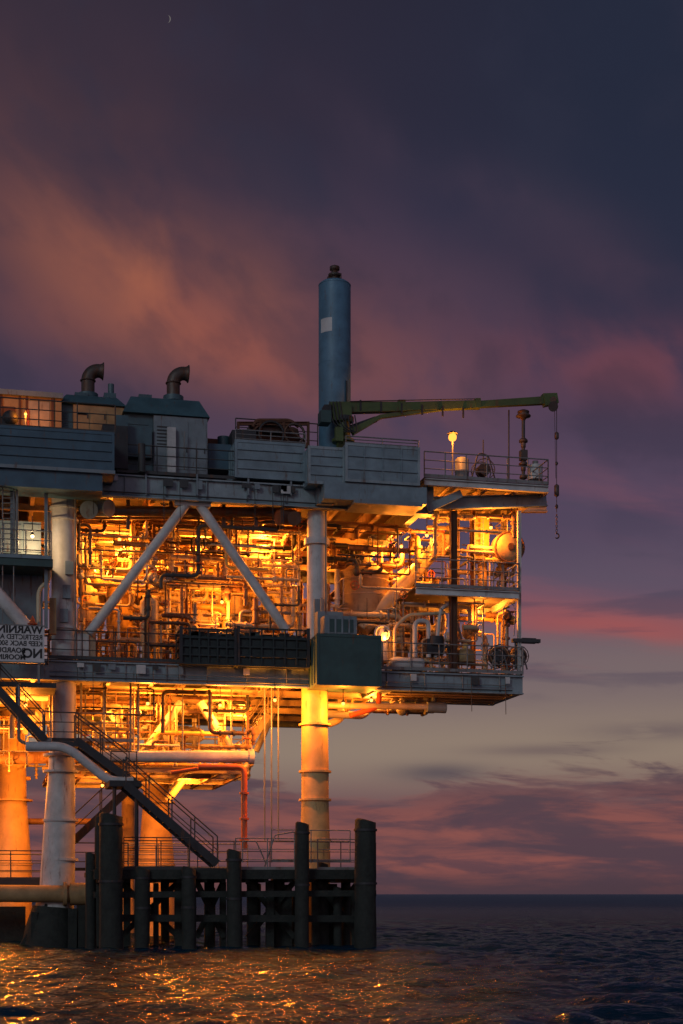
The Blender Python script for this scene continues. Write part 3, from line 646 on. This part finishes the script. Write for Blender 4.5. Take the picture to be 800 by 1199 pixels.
for px,py,y,w in ((173,824,2.2,700),(258,826,2.2,700),(30,826,3,850),(120,845,8,700),(283,828,7,500),(-40,850,3,600),(435,820,2.0,380),(322,820,-.3,1000),(402,824,-.35,420),(-8,915,5.0,1200),(222,912,7,500),(120,920,5,420)):
    lamp('pendant_lamp',px,py,y,w)
lamp('pendant_lamp',38,628,-.6,90,mat='lamp_white',col=(1,.62,.3)); lamp('pendant_lamp',452,742,.3,130); lamp('pendant_lamp',575,618,1.0,420); lamp('pendant_lamp',560,716,2.2,380)
lamp('deck_lamp',530,512,.6,220,r=.17,size=.12,hang=False,pole=562,mat='beacon_orange')
lamp('deck_lamp',30,485,.1,60,r=.05,size=.1,hang=False,pole=500)
# crescent moon
q=C+(P(196,22,0)-C).normalized()*6000; s=6000/F
b=MB(); ux=V((CS,-SN,0)); vs=[]
for k in range(13):
    a=math.radians(-80+160*k/12); o_=ux*math.cos(a)*3.4*s+V((0,0,1))*math.sin(a)*4*s; i_=ux*math.cos(a)*2.5*s+V((0,0,1))*math.sin(a)*4*s
    vs+=[q+o_,q+i_]
b.add(vs,[(2*k,2*k+1,2*k+3,2*k+2) for k in range(12)],'moon_glow'); b.build('moon')
# ---------------------------------------------------------------- sea
def axis(a,b_,sp,lo,hi,g):
    c=list(np.arange(a,b_,sp)); s=sp; v=c[-1]
    while v<hi: s*=g if s<6 else 1.15; v+=s; c.append(v)
    s=sp; v=c[0]; l=[]
    while v>lo: s*=1.1; v-=s; l.append(v)
    return np.array(l[::-1]+c)
xs=axis(-32,28,.11,-12000,12000,1.06); ys=axis(-42,8,.11,-3000,14000,1.02)
dx=np.gradient(xs);dy=np.gradient(ys)
Xg,Yg=np.meshgrid(xs,ys); SP=np.maximum(*np.meshgrid(dx,dy))
rng=np.random.default_rng(4); H=np.zeros_like(Xg)
for i in range(72):
    lam=.36*(18**(i/71)); ang=rng.normal(math.radians(-78),.85); k=2*math.pi/lam
    ph=(Xg*math.cos(ang)+Yg*math.sin(ang))*k+rng.uniform(0,6.28)
    ph=ph+.9*np.sin(Xg*.21+Yg*.13+i*1.7)+.7*np.sin(Yg*.31-Xg*.11+i)
    a=.0054*lam*(1 if lam<2 else (2/lam)**.75); fade=np.clip(lam/(SP*3)-.5,0,1)
    H+=a*fade*(np.sin(ph)+.3*np.cos(2*ph))
ny,nx=Xg.shape
co=np.stack([Xg,Yg,H],-1).reshape(-1,3).astype(np.float32)
idx=np.arange(nx*ny).reshape(ny,nx); q=np.stack([idx[:-1,:-1],idx[:-1,1:],idx[1:,1:],idx[1:,:-1]],-1).reshape(-1,4).astype(np.int32)
me=bpy.data.meshes.new('sea_water'); me.vertices.add(len(co)); me.vertices.foreach_set('co',co.ravel())
me.loops.add(q.size); me.loops.foreach_set('vertex_index',q.ravel()); me.polygons.add(len(q))
me.polygons.foreach_set('loop_start',np.arange(0,q.size,4,dtype=np.int32)); me.polygons.foreach_set('loop_total',np.full(len(q),4,dtype=np.int32))
me.polygons.foreach_set('use_smooth',np.ones(len(q),dtype=bool)); me.update(calc_edges=True); me.validate()
sea=bpy.data.objects.new('sea_water',me); scene.collection.objects.link(sea)
m=bpy.data.materials.new('sea_surface'); m.use_nodes=True; N=m.node_tree.nodes; L=m.node_tree.links; N.remove(N['Principled BSDF'])
tc=N.new('ShaderNodeTexCoord'); mp=N.new('ShaderNodeMapping'); mp.inputs['Scale'].default_value=(.7,1.1,1); L.new(tc.outputs['Object'],mp.inputs['Vector'])
n1=N.new('ShaderNodeTexNoise'); n1.inputs['Scale'].default_value=4.5; n1.inputs['Detail'].default_value=4; n1.inputs['Roughness'].default_value=.6; L.new(mp.outputs[0],n1.inputs['Vector'])
n2=N.new('ShaderNodeTexNoise'); n2.inputs['Scale'].default_value=.35; n2.inputs['Detail'].default_value=5; L.new(mp.outputs[0],n2.inputs['Vector'])
b1=N.new('ShaderNodeBump'); b1.inputs['Strength'].default_value=.9; b1.inputs['Distance'].default_value=.09; L.new(n1.outputs['Fac'],b1.inputs['Height'])
b2=N.new('ShaderNodeBump'); b2.inputs['Strength'].default_value=.6; b2.inputs['Distance'].default_value=.8; L.new(n2.outputs['Fac'],b2.inputs['Height']); L.new(b1.outputs[0],b2.inputs['Normal'])
ln=N.new('ShaderNodeVectorMath'); ln.operation='LENGTH'; L.new(tc.outputs['Object'],ln.inputs[0])
rr=N.new('ShaderNodeMapRange'); rr.inputs[1].default_value=40; rr.inputs[2].default_value=300; rr.inputs[3].default_value=.07; rr.inputs[4].default_value=.5; L.new(ln.outputs['Value'],rr.inputs[0])
gl=N.new('ShaderNodeBsdfGlossy'); L.new(rr.outputs[0],gl.inputs['Roughness']); gl.inputs[0].default_value=(.74,.86,1,1); L.new(b2.outputs[0],gl.inputs['Normal'])
df=N.new('ShaderNodeBsdfDiffuse'); df.inputs[0].default_value=(.005,.028,.05,1)
fr=N.new('ShaderNodeFresnel'); fr.inputs[0].default_value=1.33; L.new(b2.outputs[0],fr.inputs['Normal'])
fm=N.new('ShaderNodeMapRange'); fm.inputs[1].default_value=0; fm.inputs[2].default_value=1; fm.inputs[3].default_value=.02; fm.inputs[4].default_value=.5; L.new(fr.outputs[0],fm.inputs[0])
ms=N.new('ShaderNodeMixShader'); L.new(fm.outputs[0],ms.inputs[0]); L.new(df.outputs[0],ms.inputs[1]); L.new(gl.outputs[0],ms.inputs[2]); L.new(ms.outputs[0],N['Material Output'].inputs[0])
me.materials.append(m)
# ---------------------------------------------------------------- world sky
w=bpy.data.worlds.new('World'); scene.world=w; w.use_nodes=True; nt=w.node_tree; N=nt.nodes; L=nt.links
bg=N['Background']
def val(x,i,node):
    if isinstance(x,(int,float)): node.inputs[i].default_value=x
    else: L.new(x,node.inputs[i])
def M(op,a,b_=0,c=0,clamp=False):
    n=N.new('ShaderNodeMath'); n.operation=op; n.use_clamp=clamp; val(a,0,n); val(b_,1,n); val(c,2,n); return n.outputs[0]
def sstep(x,a,b_):
    n=N.new('ShaderNodeMapRange'); n.interpolation_type='SMOOTHSTEP'; val(x,0,n); n.inputs[1].default_value=a; n.inputs[2].default_value=b_; return n.outputs[0]
def mix(f,a,b_):
    n=N.new('ShaderNodeMix'); n.data_type='RGBA'; val(f,0,n)
    for s,i in((a,6),(b_,7)):
        if isinstance(s,tuple): n.inputs[i].default_value=(*s,1)
        else: L.new(s,n.inputs[i])
    return n.outputs[2]
def noise(vec,sc,det=6,ro=.6,dist=0):
    n=N.new('ShaderNodeTexNoise'); n.inputs['Scale'].default_value=sc; n.inputs['Detail'].default_value=det; n.inputs['Roughness'].default_value=ro; n.inputs['Distortion'].default_value=dist
    L.new(vec,n.inputs['Vector']); return n.outputs['Fac']
def comb(a,b_,c=0):
    n=N.new('ShaderNodeCombineXYZ'); val(a,0,n);val(b_,1,n);val(c,2,n); return n.outputs[0]
tc=N.new('ShaderNodeTexCoord'); g=tc.outputs['Generated']
def dot(v):
    n=N.new('ShaderNodeVectorMath'); n.operation='DOT_PRODUCT'; L.new(g,n.inputs[0]); n.inputs[1].default_value=v; return n.outputs['Value']
Rr=dot((CS,-SN,0)); Dd=dot((SN,CS,0)); el=dot((0,0,1)); az=M('ARCTAN2',Rr,Dd)
ramp=N.new('ShaderNodeValToRGB'); cr=ramp.color_ramp; cr.interpolation='EASE'
st=[(0,(66,54,66)),(.02,(94,66,72)),(.05,(112,82,86)),(.093,(144,126,112)),(.14,(120,104,106)),(.19,(96,82,100)),(.24,(82,70,92)),(.315,(64,58,82)),(.383,(54,51,72)),(.466,(45,43,60)),(.56,(38,37,52)),(1,(24,28,44))]
while len(cr.elements)<len(st): cr.elements.new(.5)
for e,(p,c) in zip(cr.elements,st): e.position=p; e.color=(*lin(*c),1)
L.new(M('ABSOLUTE',el),ramp.inputs[0]); col=ramp.outputs[0]
up=sstep(el,.22,.40)
lf=sstep(az,.05,-.22)
col=mix(M('MULTIPLY',M('MULTIPLY',lf,up),.35),col,lin(62,50,60))
rt=sstep(az,-.02,.2); rb=M('MULTIPLY',rt,sstep(el,.26,.40)); col=mix(M('MULTIPLY',rb,.7),col,lin(34,43,62))
def blob(px,py,sx,sy,k=.25):
    a0=math.atan((px-400)/F); t=(1047-py)/F; e0=math.sin(math.atan(t))
    dx=M('DIVIDE',M('SUBTRACT',az,a0),sx); dy=M('DIVIDE',M('SUBTRACT',M('ADD',el,M('MULTIPLY',M('SUBTRACT',az,a0),k)),e0),sy)
    r2=M('ADD',M('MULTIPLY',dx,dx),M('MULTIPLY',dy,dy)); return M('EXPONENT',M('MULTIPLY',r2,-1.0))
# softly billowed clouds
wx=noise(comb(M('MULTIPLY',az,6),M('MULTIPLY',el,8),7.7),1.0,2,.5); wy=noise(comb(M('MULTIPLY',az,6),M('MULTIPLY',el,8),1.7),1.0,2,.5)
y1=M('ADD',M('ADD',M('MULTIPLY',el,11),M('MULTIPLY',az,2.6)),M('MULTIPLY',wy,.5))
x1_=M('ADD',M('MULTIPLY',az,9),M('MULTIPLY',wx,.6))
c1=noise(comb(x1_,y1,2.3),1.0,5,.46,0); c2=noise(comb(x1_,M('ADD',y1,17.3),5),1.5,6,.5,0)
def lay(bl,n_,a,b_,s,c):
    global col; col=mix(M('MULTIPLY',M('MULTIPLY',bl,sstep(n_,a,b_)),s),col,lin(*c))
lay(blob(140,300,.15,.075),c1,.25,.65,.65,(98,66,70))
lay(blob(175,335,.075,.034),c1,.25,.6,.9,(168,100,76)); lay(blob(265,405,.065,.022,.35),c2,.28,.6,.8,(160,90,74)); lay(blob(90,385,.06,.02,.1),c2,.3,.62,.55,(132,80,74))
lay(blob(20,160,.09,.03),c2,.32,.65,.45,(96,64,66))
lay(blob(450,430,.07,.035),c2,.28,.6,.65,(136,82,78)); lay(blob(545,350,.10,.03,.3),c1,.34,.65,.4,(94,68,84))
lay(blob(740,440,.09,.022,.1),c2,.32,.62,.7,(128,72,80)); lay(blob(560,215,.12,.016,.35),c1,.34,.62,.35,(82,64,80)); lay(blob(760,345,.07,.016,.3),c1,.32,.62,.4,(88,64,80))
lay(blob(640,500,.10,.03,.2),c1,.34,.65,.4,(98,72,92))
dk=M('MULTIPLY',sstep(c2,.50,.68),M('MULTIPLY',sstep(el,.18,.3),.4)); col=mix(dk,col,lin(46,48,66))
v3=comb(M('MULTIPLY',az,4.0),M('ADD',M('MULTIPLY',el,26),M('MULTIPLY',az,3.5)),3.7); c3=noise(v3,1.2,6,.55,.3)
lay(blob(700,735,.11,.012,.12),c3,.32,.55,.85,(168,86,82)); lay(blob(560,700,.10,.02,.15),c3,.4,.6,.45,(126,84,98)); lay(blob(760,620,.10,.03,.2),c3,.35,.65,.45,(116,78,98))
band=M('MULTIPLY',sstep(el,.11,.15),sstep(el,.30,.2)); col=mix(M('MULTIPLY',M('MULTIPLY',sstep(c3,.5,.66),band),.3),col,lin(136,84,92))
c4=noise(comb(M('MULTIPLY',az,4),M('MULTIPLY',el,34),9.1),1.2,6,.56,.4)
col=mix(M('MULTIPLY',M('MULTIPLY',sstep(c4,.5,.62),band),.55),col,lin(78,70,88))
# low cloud bank
c5=noise(comb(M('MULTIPLY',az,7),M('ADD',M('MULTIPLY',el,40),M('MULTIPLY',az,2)),1.2),1.2,8,.58,.4)
c6=noise(comb(M('MULTIPLY',az,10),M('MULTIPLY',el,75),7.2),1.1,8,.6,.4)
top=M('SUBTRACT',.078,M('MULTIPLY',M('SUBTRACT',c5,.5),.12)); bank=sstep(M('SUBTRACT',top,el),-.004,.009)
bc=mix(sstep(c5,.38,.62),lin(82,64,74),lin(142,84,78)); bc=mix(M('MULTIPLY',sstep(c6,.46,.62),.75),bc,lin(82,63,74))
edge=M('MULTIPLY',bank,sstep(M('SUBTRACT',top,el),.022,.0)); bc=mix(M('MULTIPLY',edge,.7),bc,lin(88,76,84))
col=mix(M('MULTIPLY',bank,.88),col,bc)
lay(blob(515,905,.03,.006,0),c6,.2,.5,.8,(84,76,84)); lay(blob(640,880,.05,.004,0),c6,.2,.5,.6,(100,84,88)); lay(blob(780,860,.05,.006,0),c6,.3,.5,.6,(98,84,90))
col=mix(M('MULTIPLY',sstep(el,.022,0.0),.75),col,lin(76,58,66))
bk=sstep(Dd,.1,-.9);  # sky behind the camera brightened, added fill for the front faces
mul=N.new('ShaderNodeVectorMath'); mul.operation='SCALE'; L.new(col,mul.inputs[0]); L.new(M('ADD',.97,M('MULTIPLY',bk,2.0)),mul.inputs['Scale'])
sky=N.new('ShaderNodeTexSky'); sky.sky_type='NISHITA'; sky.sun_disc=False; sky.sun_elevation=math.radians(-4); sky.sun_rotation=math.radians(200)
sk=N.new('ShaderNodeVectorMath'); sk.operation='SCALE'; L.new(sky.outputs[0],sk.inputs[0]); sk.inputs['Scale'].default_value=.015
ad=N.new('ShaderNodeVectorMath'); ad.operation='ADD'; L.new(mul.outputs[0],ad.inputs[0]); L.new(sk.outputs[0],ad.inputs[1])
L.new(ad.outputs[0],bg.inputs[0]); bg.inputs[1].default_value=1.0
l=bpy.data.lights.new('dusk_fill','SUN'); l.energy=.42; l.angle=math.radians(15); l.color=(.74,.93,1.0)  # added cool fill from behind the camera; the real sun is down
o=bpy.data.objects.new('dusk_fill',l); scene.collection.objects.link(o)
o.rotation_euler=V((.55,.75,-.38)).to_track_quat('-Z','Y').to_euler()
# ---------------------------------------------------------------- camera
cam=bpy.data.cameras.new('camera'); cam.sensor_fit='HORIZONTAL'; cam.sensor_width=24; cam.lens=54; cam.shift_y=447.5/800; cam.clip_end=30000; cam.clip_start=.5
co_=bpy.data.objects.new('camera',cam); co_.location=C; co_.rotation_euler=(math.pi/2,0,-TH); scene.collection.objects.link(co_); scene.camera=co_
